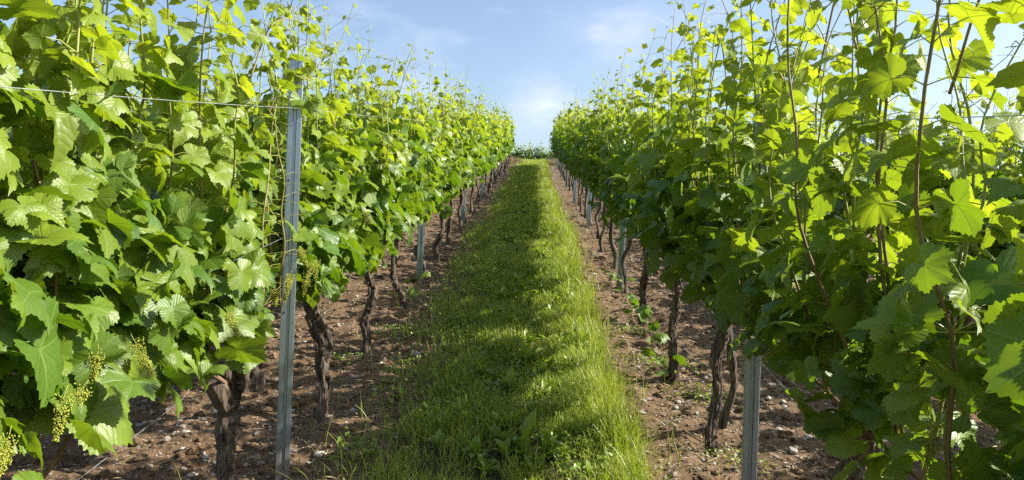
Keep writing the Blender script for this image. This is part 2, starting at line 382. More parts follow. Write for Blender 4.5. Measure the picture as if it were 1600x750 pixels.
def scatter_leaves(name, tpls, pos, nrm, tip, size, tint, age, mat, rng, stalks=None):
    n = len(pos); nrm = nrm / np.linalg.norm(nrm, axis=1)[:, None]
    tip = tip - nrm * (tip * nrm).sum(1)[:, None]; tip /= np.linalg.norm(tip, axis=1)[:, None] + 1e-9
    xv = np.cross(tip, nrm)
    R = np.stack([xv, tip, nrm], -1)                      # columns
    pick = rng.integers(0, len(tpls), n)
    Vs, Fs, Us, Ts, As = [], [], [], [], []; off = 0
    for k, (tv, tf, tu) in enumerate(tpls):
        ix = np.where(pick == k)[0]
        if not len(ix): continue
        sc3 = np.stack([size[ix] * rng.uniform(.88, 1.1, len(ix)), size[ix], size[ix] * rng.uniform(.5, 1.5, len(ix))], -1)
        loc = tv[None] * sc3[:, None]
        w = np.einsum('nij,nvj->nvi', R[ix], loc) + pos[ix][:, None]
        Vs.append(w.reshape(-1, 3)); Us.append(np.tile(tu, (len(ix), 1)))
        Fs.append((tf[None] + (np.arange(len(ix)) * len(tv))[:, None, None] + off).reshape(-1, 3)); off += len(ix) * len(tv)
        Ts.append(np.repeat(tint[ix], len(tv))); As.append(np.repeat(age[ix], len(tv)))
    nf = sum(len(q) for q in Fs)
    if stalks is not None and stalks.n:
        sv = np.concatenate(stalks.v); Vs.append(sv); Fs.append(np.concatenate(stalks.f) + off); Us.append(np.zeros((len(sv), 2))); Ts.append(np.zeros(len(sv))); As.append(np.ones(len(sv)))
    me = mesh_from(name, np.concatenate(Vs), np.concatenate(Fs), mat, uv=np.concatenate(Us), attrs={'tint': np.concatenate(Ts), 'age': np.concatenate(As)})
    if stalks is not None and stalks.n:
        me.materials.append(M['tendril']); mi = np.zeros(len(me.polygons), np.int32); mi[nf:] = 1; me.polygons.foreach_set('material_index', mi)
    return me

# ------------------------------------------------------------------ grapevine
def curl(start, d, length, rng, turns=1.5, r=.012, n=16):
    d = np.asarray(d, float); d /= np.linalg.norm(d)
    a = np.cross(d, [0.2, .5, .8]); a /= np.linalg.norm(a); c = np.cross(d, a)
    t = np.linspace(0, 1, n)[:, None]
    straight = start + d * length * t + np.array([0, 0, -1.]) * length * .25 * t ** 2
    w = np.clip((t - .5) * 2, 0, 1)
    return straight + w * r * (np.cos(t * turns * 6.28 * 2) * a + np.sin(t * turns * 6.28 * 2) * c)

def make_trunk(rng, lod, pts=None, rad=None, hollow=False):
    A = Acc()
    if pts is None:
        h = rng.uniform(.60, .70)
        b = rng.normal(0, .035, (3, 2)); ly = rng.normal(0, .07)
        pts = [(0, 0, -.08), (b[0, 0] * .6, b[0, 1] + ly * .2, .12), (b[1, 0], b[1, 1] + ly * .6, .30), (b[2, 0], b[2, 1] + ly, .46), (0, ly * .9, h)]
    if rad is None: r0 = rng.uniform(.018, .027); rad = (r0 * 1.35, r0, r0 * .85, r0 * 1.0, r0 * 1.35)
    n = {0: 46, 1: 14, 2: 7}[lod]; s = {0: 22, 1: 9, 2: 6}[lod]
    P = spline(pts, n); R = np.interp(np.linspace(0, 1, n), np.linspace(0, 1, len(rad)), rad)
    v, f = tube(P, R, s, (.30 if lod < 2 else .12, 5), rng); A.add(v, f)
    if lod == 0:                                           # peeling bark strips and burrs
        for k in range(44):
            j = rng.integers(2, n - 8); a = rng.uniform(0, 6.28); L = rng.integers(4, 9)
            off = np.array([math.cos(a), math.sin(a), 0])
            seg = P[j:j + L] + off * R[j:j + L, None] * rng.uniform(1.0, 1.25) + off * np.linspace(0, rng.uniform(-.004, .010), min(L, n - j))[:, None]
            v, f = tube(seg, rng.uniform(.002, .0045), 4); A.add(v, f)
        for k in range(4):
            j = rng.integers(8, n - 2); a = rng.uniform(0, 6.28); off = np.array([math.cos(a), math.sin(a), .3])
            c = P[j]; v, f = tube([c, c + off * R[j] * 1.0, c + off * R[j] * 1.55], (R[j] * .7, R[j] * .55, R[j] * .28), 9, (.2, 3), rng); A.add(v, f)
    top = P[-1]
    # short pruned head
    for sgn in (-1, 1):
        e = top + np.array([rng.normal(0, .015), sgn * .07, .05 + rng.normal(0, .01)])
        v, f = tube(spline([top + (0, 0, -.04), (top + e) / 2 + (0, 0, .0), e], 6), np.linspace(R[-1] * .9, R[-1] * .5, 6), s, (.2, 4), rng); A.add(v, f)
    return A, top

def vine_data(seed, lod, H=1.95, spread=1.15, nshoot=12, dens=1.0, low=0.73, trunk=None, tall=.18, rich=1.0, bias=0.0, thick=.78, leafsize=.135, shift=0.0, cut=None, arches=(), fill=1.0):
    """all the meshes of one vine; local origin on the ground, row along Y"""
    rng = np.random.default_rng(seed)
    out = {}
    tp = trunk or {}
    A, top = make_trunk(rng, lod, **tp)
    out['trunk'] = A.mesh('trunk', M['bark'], smooth=(lod > 0))
    sides = {0: 6, 1: 4, 2: 3}[lod]
    # fruiting canes laid along the lower wire
    half = spread / 2
    C = Acc()
    for sgn in (-1, 1):
        pts = [top + (0, sgn * .05, .02), top + (0, sgn * .16, .07), (0, sgn * half * .6 , low + SLOPE * sgn * half * .6), (0.01, sgn * half * 1.02, low - .02 + SLOPE * sgn * half)]
        v, f = tube(spline(pts, 10), np.linspace(.0085, .005, 10), max(4, sides), (.12, 3), rng); C.add(v, f)
    out['cane'] = C.mesh('cane', M['cane'])
    shoots = []; petal = Acc()
    P_, N_, T_, S_, TI, AG = [], [], [], [], [], []
    Td = []
    y0s = np.linspace(-half, half, nshoot, endpoint=False) + spread / nshoot / 2 + rng.normal(0, .02, nshoot)
    for y0 in y0s:
        z0 = low + SLOPE * y0
        hh = H + rng.normal(0, .13)
        if rng.random() < tall: hh += rng.uniform(.15, .45)
        nseg = 9
        tz = np.linspace(0, 1, nseg)
        bx = rng.normal(0, .07); by = rng.normal(0, .13)
        px = shift * min(1, 1) * np.clip(tz * 3, 0, 1) + rng.normal(0, .035) + bx * np.sin(tz * 2.6) + rng.normal(0, .012, nseg) + rng.normal(0, .09) * tz ** 3
        py = y0 + by * tz ** 1.3 + rng.normal(0, .012, nseg)
        pz = z0 + (hh - low) * tz
        if rng.random() < .30:                             # nodding tip
            px[-2:] += rng.normal(0, .10) * np.array([.4, 1.0]); py[-2:] += rng.normal(0, .10) * np.array([.4, 1.0]); pz[-1] -= rng.uniform(.05, .16)
        SP = spline(np.stack([px, py, pz], -1), 24 if lod < 2 else 9)
        S = Acc(); v, f = tube(SP, np.linspace(.0052, .0015, len(SP)), sides)
        zr = (v[:, 2] - .63) / max(hh - .63, .1)
        S.add(v, f, np.clip(zr * 1.2 - .15 + rng.normal(0, .15), 0, 1)); shoots.append(S)
        L = hh - low; nn = int(L / .072)
        for k in range(nn + 1):
            t = (k + .3) / (nn + 1); c = SP[min(int(t * (len(SP) - 1)), len(SP) - 1)] + 0.0
            side = 1 if (k + int(y0 * 100)) % 2 else -1
            for lat in range(1 + (rng.random() < .62 * dens * rich * (t < .8)) + (rng.random() < .42 * dens * rich * (t < .62)) + (rng.random() < .35 * rich * (t < .35))):
                yaw = rng.normal(0, .65); sd_ = side if lat != 1 else -side
                pd = np.array([sd_ * math.cos(yaw), math.sin(yaw), .30 + rng.normal(0, .25)]); pd /= np.linalg.norm(pd)
                size = leafsize * (1 - .84 * t ** 1.7) * math.exp(rng.normal(0, .2))
                pl = thick * (.04 + .5 * size * rng.uniform(.6, 1.3)) * (1 if lat == 0 else rng.uniform(.6, 1.8))
                if lat: size *= rng.uniform(.5, .95)
                if t > .9: size *= .8; pl *= .6
                drop = -.03 * lat * rng.random() * (t > .2)
                bpos = c + pd * pl + (0, 0, drop)
                P_.append(bpos); out_ = np.array([pd[0], pd[1], 0])
                nv = np.array([sd_ * .42 + .20 + bias, .06, .80]) + rng.normal(0, .48, 3); nv[2] = abs(nv[2])
                N_.append(nv); T_.append(out_ * .9 + np.array([0, 0, -.45 if t < .85 else .1]) + rng.normal(0, .45, 3))
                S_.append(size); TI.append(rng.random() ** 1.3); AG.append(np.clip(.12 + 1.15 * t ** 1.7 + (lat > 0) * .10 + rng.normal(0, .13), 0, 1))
                if lod == 0 or (lod == 1 and lat == 0 and rng.random() < .6):
                    mid = (c + bpos) / 2 + (0, 0, .010)
                    v, f = tube([c, mid, bpos], (.0016, .0013, .0012), 3, cap=False); petal.add(v, f)
        if lod <= 1:
            for k in range(rng.integers(1, 4) if lod == 0 else 1):
                t = rng.uniform(.45, 1.0); c = SP[int(t * 23)]
                a = rng.uniform(0, 6.28); d = np.array([math.cos(a), math.sin(a), rng.uniform(.2, 1.0)])
                pts = curl(c, d, rng.uniform(.10, .26), rng, rng.uniform(.4, 1.4), rng.uniform(.006, .02), 18 if lod == 0 else 9)
                v, f = tube(pts, np.linspace(.0013, .0007, len(pts)), 3, cap=False); Td.append((v, f))
    for (ya, za, yb, zb, yc, zc, xo) in arches:
        SP = spline([(0, ya, za), (xo * .4, ya * .7 + yb * .3, za * .35 + zb * .65 + .04), (xo, yb, zb), (xo * 1.3, yc, zc)], 26)
        S = Acc(); v, f = tube(SP, np.linspace(.0036, .0012, 26), 6); S.add(v, f, np.linspace(.0, .8, len(v))); shoots.append(S)
        for k in range(5, 26, 3):
            c = SP[k]; t = k / 26; a = rng.uniform(0, 6.28); pd = np.array([math.cos(a) * .6, math.sin(a) * .4, rng.uniform(-.5, .9)]); P_.append(c + pd * .045)
            N_.append(rng.normal(0, .6, 3) + (0.2, -.2, .7)); T_.append(pd + (0, 0, -.4)); S_.append(.085 * (1 - .6 * t) * rng.uniform(.7, 1.3)); TI.append(rng.random()); AG.append(.55 + .4 * t)
            v, f = tube([c, c + pd * .045], .0011, 3, cap=False); petal.add(v, f)
            pts = curl(c, rng.normal(0, 1, 3) + (0, 0, .6), rng.uniform(.12, .24), rng, rng.uniform(.3, 1.2), .012, 16); Td.append(tube(pts, np.linspace(.0012, .0006, 16), 3, cap=False))
    # older leaves filling the inside of the hedge
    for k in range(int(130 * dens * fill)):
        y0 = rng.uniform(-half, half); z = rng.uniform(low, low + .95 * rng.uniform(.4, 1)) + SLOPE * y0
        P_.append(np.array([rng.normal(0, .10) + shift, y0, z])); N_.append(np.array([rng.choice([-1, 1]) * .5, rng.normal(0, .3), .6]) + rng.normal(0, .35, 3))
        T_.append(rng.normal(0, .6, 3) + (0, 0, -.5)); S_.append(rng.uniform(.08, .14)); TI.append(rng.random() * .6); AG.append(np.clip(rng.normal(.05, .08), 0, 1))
    # skirt of leaves hanging round the cane
    for k in range(int(34 * dens * rich)):
        y0 = rng.uniform(-half, half); sd_ = rng.choice([-1, 1]); z = rng.uniform(low - .02, low + .2) + SLOPE * y0
        P_.append(np.array([sd_ * rng.uniform(.02, .20), y0, z])); N_.append(np.array([sd_ * .6 + .2, 0, .6]) + rng.normal(0, .38, 3))
        T_.append(np.array([sd_ * .4, 0, -.8]) + rng.normal(0, .3, 3)); S_.append(rng.uniform(.065, .13)); TI.append(rng.random()); AG.append(np.clip(rng.normal(.12, .12), 0, 1))
    P_, N_, T_, S_, TI, AG = map(np.array, (P_, N_, T_, S_, TI, AG))
    if cut is not None:
        k = cut(P_, S_); P_, N_, T_, S_, TI, AG = P_[k], N_[k], T_[k], S_[k], TI[k], AG[k]
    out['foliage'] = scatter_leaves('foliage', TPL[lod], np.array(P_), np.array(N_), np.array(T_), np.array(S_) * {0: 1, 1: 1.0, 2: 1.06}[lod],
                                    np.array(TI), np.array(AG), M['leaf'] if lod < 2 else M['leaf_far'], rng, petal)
    out['tendril'] = []
    if lod == 0:
        for v, f in Td: q = Acc(); q.add(v, f); out['tendril'].append(q.mesh('tendril', M['tendril']))
    if lod == 0: out['shoot'] = [s.mesh('shoot', M['shoot']) for s in shoots]
    else:
        B = Acc()
        for s in shoots: B.add(s.v[0], s.f[0], s.a[0])
        for v, f in Td: B.add(v, f, 1.0)
        out['shoot'] = [B.mesh('shoot', M['shoot'])]
    return out

def flower_cluster(rng, L=.10):
    A = Acc(); ico = None
    v0 = np.array([[1, 0, 0], [-1, 0, 0], [0, 1, 0], [0, -1, 0], [0, 0, 1], [0, 0, -1]], float)
    f0 = np.array([[0, 2, 4], [2, 1, 4], [1, 3, 4], [3, 0, 4], [2, 0, 5], [1, 2, 5], [3, 1, 5], [0, 3, 5]])
    v, f = tube([(0, 0, .015), (0.003, 0, 0), (0, .004, -L)], (.0009, .0009, .0006), 4); A.add(v, f)
    for k in range(330):
        t = rng.random() ** .8; z = -L * t; w = .022 * (1 - t * .75) * rng.random() ** .5; a = rng.uniform(0, 6.28)
        A.add(v0 * rng.uniform(.0013, .0027) + np.array([w * math.cos(a), w * math.sin(a), z + rng.normal(0, .003)]), f0)
    return A.mesh('flower_cluster', M['flower'])
_fr = np.random.default_rng(11)
CLUSTERS = [flower_cluster(_fr, L) for L in (.07, .09, .06)]

def place_vine(data, x, y, label, group, rz=0.0, sz=1.0, clusters=0, seed=0, name='grapevine'):
    z = float(ground_h(x, y))
    e = empty(name, (x, y, z), rz); e.scale = (1, 1, sz); tag(e, label, 'grapevine', group)
    link('trunk', data['trunk'], e); link('cane', data['cane'], e)
    fol = link('foliage', data['foliage'], e)
    ss = [link('shoot', s, e) for s in data['shoot']]
    for t_ in data['tendril']: link('tendril', t_, e)
    rng = np.random.default_rng(seed + 99)
    for k in range(clusters):
        c = link('flower_cluster', CLUSTERS[k % 3], e)
        yy = rng.uniform(-.5, .5); c.location = ((-1 if x > 0 else 1) * rng.uniform(.10, .22), yy, rng.uniform(.84, 1.02) + SLOPE * yy)
        c.rotation_euler = (rng.normal(0, .25), rng.normal(0, .25), rng.uniform(0, 6))
    return e

ORD = ['first', 'second', 'third', 'fourth', 'fifth', 'sixth', 'seventh', 'eighth', 'ninth', 'tenth']
PX = [3.12, 7.17, 11.4, 15.6, 19.8, 24.0, 28.2]                 # posts along each row
XL1, XR1, XL2, XR2, XL3, XR3 = -1.08, .90, -3.10, 3.12, -5.12, 5.35
SP_ = 1.14
def where(y, posts):
    k = sum(1 for p in posts if p < y)
    if k == 0: return None
    j = int((y - posts[k - 1]) / SP_) + 0
    return k, j

MID = [vine_data(100 + k, 1, H=1.95, nshoot=12) for k in range(6)]
MIDR = [vine_data(120 + k, 1, H=1.92, nshoot=12, low=.78, shift=-.06) for k in range(6)]
FARR = [vine_data(220 + k, 2, H=1.97, nshoot=12, dens=.95, low=.78, shift=-.05) for k in range(5)]
FAR = [vine_data(200 + k, 2, H=1.98, nshoot=12, dens=.95) for k in range(5)]

def row(x, ys_, special, rowname, group, posts, lodsplit=12.0, szm=1.0):
    counts = {}
    for i, y in enumerate(ys_):
        k = sum(1 for p in posts if p < y); counts[k] = counts.get(k, 0) + 1; c = counts[k]
        if k == 0: where_ = f'{ORD[c-1]} vine before the first steel post'
        else: where_ = f'{ORD[c-1]} vine past the {ORD[k-1]} steel post'
        lab = special[i][0] if i in special else f'{where_} in the {rowname}'
        dx = x + RNG.normal(0, .018)
        if i in special and special[i][1] is not None:
            kw = dict(special[i][1]); ncl = kw.pop('clusters', 0); d = vine_data(500 + i + (50 if x > 0 else 0), 0, **kw)
            place_vine(d, x, y, lab, group, clusters=ncl, seed=i + (40 if x > 0 else 0))
        elif y < lodsplit: place_vine((MIDR if x == XR1 else MID)[(i * 5 + int(abs(x))) % 6], dx, y, lab, group, sz=szm * RNG.uniform(.96, 1.04), clusters=2 if abs(x) < 2 else 0, seed=i)
        else: place_vine((FARR if x == XR1 else FAR)[(i * 3 + int(abs(x))) % 5], dx, y, lab, group, sz=szm * RNG.uniform(.95, 1.05))

def clear_lens(P, S):                                      # nothing hangs far out over the path beside the first vine
    return (P[:, 0] + XR1 - S * .6 > .56) & ~((P[:, 1] > -.28) & (P[:, 2] < .80 + .25 * (P[:, 1] > .3)) & (P[:, 0] < .12)) & (P[:, 2] > .60)
def clear_left(P, S): return P[:, 0] + XL1 + S * .6 < -.70
def clear_post(P, S):                                      # shoots trained behind the tall post on the vine before it
    X = P[:, 0] + XL1; Y = P[:, 1] + 2.66
    return ~((X + S * .55 > -.3365 * Y - .012) & (Y < 3.5) & (Y > 1.9) & (P[:, 2] < 1.66))
# sunlit row beside the grass path
l_special = {
    0: ('large leafy vine at the sunlit row\'s front end, with pale flower clusters', dict(cut=clear_left, H=2.05, nshoot=18, rich=1.35, low=.82, leafsize=.135, shift=-.06, clusters=8, tall=.4, arches=[(.0, 1.7, .4, 1.95, .9, 1.85, .1)])),
    1: ('vine with pruned knobbly stump just before the tall steel post', dict(cut=clear_post, shift=-.10, nshoot=15, H=1.98, tall=.4, clusters=8, arches=[(.1, 1.7, .45, 2.0, .75, 1.9, .1), (.3, 1.6, .5, 1.8, .62, 2.1, .12)], rich=1.15, low=.76, leafsize=.145,
        trunk=dict(pts=[(0, .0, -.08), (-.01, .0, .15), (.0, .0, .34), (.0, .01, .50), (.01, .0, .56)], rad=(.038, .029, .028, .036, .033)))),
    2: ('vine with thick twisted trunk just past the tall steel post', dict(H=1.98, nshoot=13, clusters=3, rich=1.1, low=.74, shift=-.05,
        trunk=dict(pts=[(.02, 0, -.08), (.035, 0, .13), (.02, 0, .27), (.035, 0, .38), (-.03, -.03, .54), (-.06, -.03, .72)], rad=(.034, .025, .028, .040, .031, .033)))),
    3: ('slim vine with S-curved trunk, second past the tall steel post', dict(H=1.96, nshoot=13, clusters=2,
        trunk=dict(pts=[(-.01, 0, -.08), (.01, 0, .10), (-.01, 0, .22), (.035, 0, .36), (.02, 0, .47), (-.03, 0, .60)], rad=(.034, .023, .021, .026, .022, .028)))),
    4: ('vine with bowed dark trunk, third past the tall steel post', dict(H=1.95, nshoot=12, clusters=1,
        trunk=dict(pts=[(.05, 0, -.08), (.03, 0, .09), (-.05, 0, .22), (-.05, 0, .40), (-.03, 0, .58)], rad=(.032, .022, .021, .021, .027)))),
}
row(XL1, [1.50, 2.66, 3.79, 4.88, 6.08] + list(np.arange(7.22, 30.9, SP_)), l_special, 'sunlit row beside the grass path', 'vines in the sunlit row beside the grass path', PX)
r_special = {
    0: ('vine with huge dark shaded leaves at the shaded row\'s front end', dict(fill=.35, H=2.0, nshoot=14, rich=1.1, leafsize=.122, low=.73, cut=clear_lens, clusters=2, tall=.5, bias=.1, arches=[(.5, 1.7, .1, 2.0, -.5, 1.98, .05), (-.1, 1.6, .35, 1.98, .75, 1.9, -.08)])),
    1: ('vine on thick leaning trunk just before the ribbed post in shade', dict(fill=.35, H=1.98, nshoot=14, rich=1.1, leafsize=.122, low=.73, cut=clear_lens, clusters=2, tall=.55, bias=.1, shift=-.05, arches=[(.4, 1.65, -.1, 1.92, -.75, 1.9, .0), (-.2, 1.7, .2, 2.15, .45, 2.0, -.1), (.1, 1.7, -.3, 2.2, -.55, 2.25, .1)],
        trunk=dict(pts=[(-.02, .10, -.10), (.0, .07, .10), (.03, .0, .28), (.07, -.09, .44), (.08, -.12, .60)], rad=(.058, .047, .044, .046, .040)))),
    2: ('twin-stemmed vine just past the ribbed post in shade', dict(H=2.0, nshoot=12, clusters=1, tall=.5, shift=-.05, arches=[(.0, 1.75, .35, 2.1, .8, 2.05, -.05), (.4, 1.7, 0, 2.15, -.5, 2.05, .05)], rich=1.0, low=.78,
        trunk=dict(pts=[(-.0, 0, -.08), (-.02, 0, .12), (.0, 0, .3), (-.01, 0, .45), (.02, 0, .6)], rad=(.029, .022, .020, .021, .027)))),
    3: ('vine with leafy low sucker, second past the ribbed post in shade', dict(H=1.94, nshoot=12, tall=.3, low=.78, shift=-.06,
        trunk=dict(pts=[(0, 0, -.08), (-.01, 0, .12), (-.02, 0, .3), (.0, 0, .45), (.0, 0, .6)], rad=(.033, .023, .020, .021, .027)))),
    4: ('slender dark vine, third past the ribbed post in shade', dict(H=1.94, nshoot=12, tall=.3, low=.78, shift=-.06)),
}
row(XR1, [1.15, 2.32, 3.55, 4.58, 5.85] + list(np.arange(7.0, 30.9, SP_)), r_special, 'shaded row beside the grass path', 'vines in the shaded row beside the grass path', [2.93] + PX[1:])
row(XL2, list(np.arange(3.9, 30.9, SP_)), {}, 'second row behind the sunlit row', 'vines in the row behind the sunlit row', PX, lodsplit=8)
row(XR2, list(np.arange(2.0, 30.9, SP_)), {}, 'second row behind the shaded row', 'vines in the row behind the shaded row', PX, lodsplit=8, szm=.92)
row(XL3, list(np.arange(6.6, 30, SP_)), {}, 'third row behind the sunlit row', 'vines in the third row behind the sunlit row', PX, lodsplit=1)
row(XR3, list(np.arange(5.6, 30, SP_)), {}, 'third row behind the shaded row', 'vines in the third row behind the shaded row', PX, lodsplit=1)
for i, x in enumerate(np.arange(-3.0, 3.1, .75)):                       # row that crosses beyond the crest
    place_vine(FAR[i % 5], x, 48.5 + .12 * (i % 3), 'small distant vine in the row crossing beyond the path end', 'vines crossing beyond the path end', rz=math.pi / 2, sz=1.02 + .04 * math.sin(i * 2.3))

# second stem of the twin-stemmed vine, and the arching bare shoots high over the shaded row
def sub(parent_label, name, acc, mat, smooth=False):
    p = next(o for o in COL.objects if o.get('label') == parent_label)
    return link(name, acc.mesh(name, mat, smooth), p)
rg = np.random.default_rng(55)
A = Acc(); P = spline([(.12, .24, -.08), (.09, .23, .10), (.13, .20, .28), (.10, .13, .45), (.04, .05, .66)], 30)
v, f = tube(P, np.interp(np.linspace(0, 1, 30), [0, .5, 1], [.025, .017, .021]), 14, (.2, 5), rg); A.add(v, f)
sub('twin-stemmed vine just past the ribbed post in shade', 'trunk', A, M['bark'])
# ring-shaped pruned stump of the vine before the tall post
A = Acc()
a = np.linspace(-.4, 3.6, 20); ring = np.stack([.03 + .055 * np.cos(a) , -.01 + 0 * a, .58 + .06 * np.sin(a)], -1)
v, f = tube(ring, np.linspace(.042, .026, 20), 14, (.22, 5), rg); A.add(v, f)
v, f = tube([(.0, -.02, .50), (-.02, -.07, .58), (-.02, -.085, .60)], (.040, .036, .030), 14, (.15, 4), rg); A.add(v, f)
stump_label = 'vine with pruned knobbly stump just before the tall steel post'
st_ = sub(stump_label, 'pruned_stub', A, M['bark'])

# ------------------------------------------------------------------ steel posts
def post_mesh(h, seed=0):
    prof = [(-.010, .034), (-.026, .034), (-.029, .031), (-.029, .003), (-.026, 0), (-.008, 0), (-.005, .006), (.005, .006), (.008, 0), (.026, 0), (.029, .003), (.029, .031), (.026, .034), (.010, .034)]
    P = np.array(prof); t = .0022
    T = np.gradient(P, axis=0); T /= np.linalg.norm(T, axis=1)[:, None]; N = np.stack([-T[:, 1], T[:, 0]], -1)
    Q = np.concatenate([P, (P + N * t)[::-1]]); n = len(Q)
    zs = [-.3, h]; V = np.concatenate([np.column_stack([Q, np.full(n, z)]) for z in zs])
    j = np.arange(n); jn = (j + 1) % n
    F = quads2tris(np.stack([j, jn, n + jn, n + j], -1))
    m = n // 2                                              # top strip closes wall thickness
    k = np.arange(m - 1); cap = quads2tris(np.stack([n + k, n + k + 1, n + (n - 2 - k), n + (n - 1 - k)], -1))
    return mesh_from('post_body', V, np.concatenate([F, cap]), M['zinc'], attrs={'tint': np.zeros(len(V))}, smooth=False)
def box(A, c, s):
    c = np.array(c); s = np.array(s) / 2
    v = np.array([[x, y, z] for x in (-1, 1) for y in (-1, 1) for z in (-1, 1)]) * s + c
    q = np.array([[0, 1, 3, 2], [4, 6, 7, 5], [0, 4, 5, 1], [2, 3, 7, 6], [0, 2, 6, 4], [1, 5, 7, 3]])
    A.add(v, quads2tris(q))
A = Acc(); box(A, (0, 0, 0), (.007, .014, .004)); box(A, (.004, -.004, .006), (.0025, .006, .012)); HOOK = A.mesh('wire_hook', M['zinc'], False)
A = Acc(); v, f = tube([(0, .0005, 0), (0, -.0012, 0)], .0045, 12); A.add(v, f); HOLE_DISC = A.mesh('bolt_hole_disc', M['hole_shade'], False)  # solid disc, slightly proud; the hole's inner shade is put into its colour
PB = post_mesh(1.79)
def post(x, y, label, group, near=False, rz=0.0, sz=1.0, lean=0.0):
    e = empty('vineyard_post', (x, y, float(ground_h(x, y))), rz); e.rotation_euler.y = lean; e.scale = (1, 1, sz)
    tag(e, label, 'vineyard post', group)
    b = link('post_body', PB, e)
    if near:
        for k in range(19):
            for s in (-1, 1):
                h = link('wire_hook', HOOK, e); h.location = (s * .0318, .012, .16 + k * .082); h.rotation_euler.z = 0 if s > 0 else math.pi
        hb = link('bolt_hole_disc', HOLE_DISC, e); hb.location = (-.0165, -.0005, 1.28)
        hb = link('bolt_hole_disc', HOLE_DISC, e); hb.location = (-.0165, -.0005, .72)
for i, y in enumerate(PX):
    lab = 'tall galvanised steel post standing clear in front of the sunlit leaves' if i == 0 else f'{ORD[i]} steel post along the sunlit row, half hidden in leaves'
    post(XL1 + (.055 if i == 0 else .0), y, lab, 'steel posts along the sunlit row', near=i < 2, rz=.30 if i == 0 else RNG.normal(.3, .1), sz=1.0 if i == 0 else .88, lean=0 if i == 0 else RNG.normal(0, .012))
for i, y in enumerate([2.93] + PX[1:]):
    lab = 'ribbed steel post rising between dark leaves of the shaded row' if i == 0 else f'{ORD[i]} steel post along the shaded row, half hidden in leaves'
    post(XR1 - (.02 if i < 1 else .05), y, lab, 'steel posts along the shaded row', near=i < 2, rz=-.15 if i == 0 else RNG.normal(0, .2), sz=.94 if i == 0 else .88, lean=0 if i == 0 else RNG.normal(0, .012))
for nm, x, ps in (('second row behind the sunlit row', XL2, PX[1:6]), ('second row behind the shaded row', XR2, PX[0:6])):
    for i, y in enumerate(ps):
        post(x, y, f'{ORD[i]} steel post glimpsed through leaves in the {nm}', 'steel posts in the rows behind', rz=RNG.normal(0, .2), sz=.96)

# ------------------------------------------------------------------ trellis wires
def wire(x, h, y0, y1, label, r=.0010, sag=.012):
    pts = []; ys2 = [y0] + [p for p in PX if y0 < p < y1] + [y1]
    for a_, b_ in zip(ys2[:-1], ys2[1:]):
        for t in np.linspace(0, 1, 8, endpoint=False):
            y = a_ + (b_ - a_) * t; pts.append((x, y, float(gz(y)) + h - sag * 4 * t * (1 - t)))
    pts.append((x, y1, float(gz(y1)) + h))
    A = Acc(); v, f = tube(pts, r, 5); A.add(v, f); o = link('trellis_wire', A.mesh('trellis_wire', M['wire'])); tag(o, label, 'wire', 'trellis wires')
for nm, x, s in (('sunlit row', XL1, 1), ('shaded row', XR1, -1)):
    wire(x, .63, .2, 31.0, f'lowest wire carrying the canes of the {nm}')
    wire(x + s * .045, 1.02, .2, 31.0, f'middle wire on the path side of the {nm}')
    wire(x - s * .045, 1.04, .2, 31.0, f'middle wire on the far side of the {nm}')
    wire(x + s * .095, 1.56, .2, 31.0, f'top wire stretched across the leaves of the {nm}', r=.0011)

# ------------------------------------------------------------------ grass (one mass) and low plants
def blades(rng, x, y, h, w, seg, tint):
    n = len(x); z = ground_h(x, y) - .004
    az = rng.uniform(0, 2 * np.pi, n); lean = np.abs(rng.normal(0, .62, n)) + .10
    d = np.stack([np.cos(az), np.sin(az)], -1); fa = az + rng.normal(np.pi / 2, .5, n); wv = np.stack([np.cos(fa), np.sin(fa)], -1)
    rows = []
    for k in range(seg + 1):
        t = k / seg; s = h * lean * t ** 1.8; zz = h * t * (1 - .28 * lean * t)
        c = np.stack([x + d[:, 0] * s, y + d[:, 1] * s, z + zz], -1)
        if k == seg: rows.append(c[:, None])
        else:
            ww = w * (1 - .55 * t); o = np.concatenate([wv * ww[:, None] / 2, np.zeros((n, 1))], 1); rows.append(np.stack([c - o, c + o], 1))
    V = np.concatenate(rows, 1); m = V.shape[1]; f = []
    for k in range(seg - 1): f += [[2 * k, 2 * k + 1, 2 * k + 3], [2 * k, 2 * k + 3, 2 * k + 2]]
    f.append([2 * (seg - 1), 2 * (seg - 1) + 1, 2 * seg])
    F = (np.array(f)[None] + (np.arange(n) * m)[:, None, None]).reshape(-1, 3)
    return V.reshape(-1, 3), F, np.repeat(tint, m)
G = Acc(); gr = np.random.default_rng(21)
def grass_zone(y0, y1, dens, seg, hs, ws):
    n = int((y1 - y0) * 1.75 * dens); y = gr.uniform(y0, y1, n); x = gr.uniform(-1.05, .66, n)
    l, r = path_edges(y)
    ed = np.minimum((x - l) / .30, (r - x) / .07)
    clump = vnoise(x, y, 7, 31) * .6 + vnoise(x, y, 17, 32) * .4
    keep = gr.random(n) < np.clip(.30 + ed * .7, 0, 1) * np.clip(clump * 2.4 - .6, .10, 1)
    x, y, clump = x[keep], y[keep], clump[keep]; l, r = l[keep], r[keep]; n = len(x)
    big = vnoise(x, y, 1.6, 33)
    right = np.clip((x - (r - .30)) / .2, 0, 1)              # longer grass along the shaded row's side
    h = hs * (.25 + .75 * big + .9 * clump) * gr.uniform(.5, 1.35, n) * (1 + .95 * right)
    t = np.clip(vnoise(x, y, 2.3, 34) * .8 - .15 + vnoise(x, y, 11, 35) * .4 + gr.normal(0, .28, n) + .15 * right, 0, 1)
    dry = gr.random(n) < .07; t[dry] = 1.6
    v, f, a = blades(gr, x, y, h, ws * gr.uniform(.6, 1.4, n), seg, t); G.add(v, f, a)
grass_zone(2.6, 6.0, 11500, 3, .082, .0042)
grass_zone(6.0, 11.0, 6000, 3, .080, .0056)
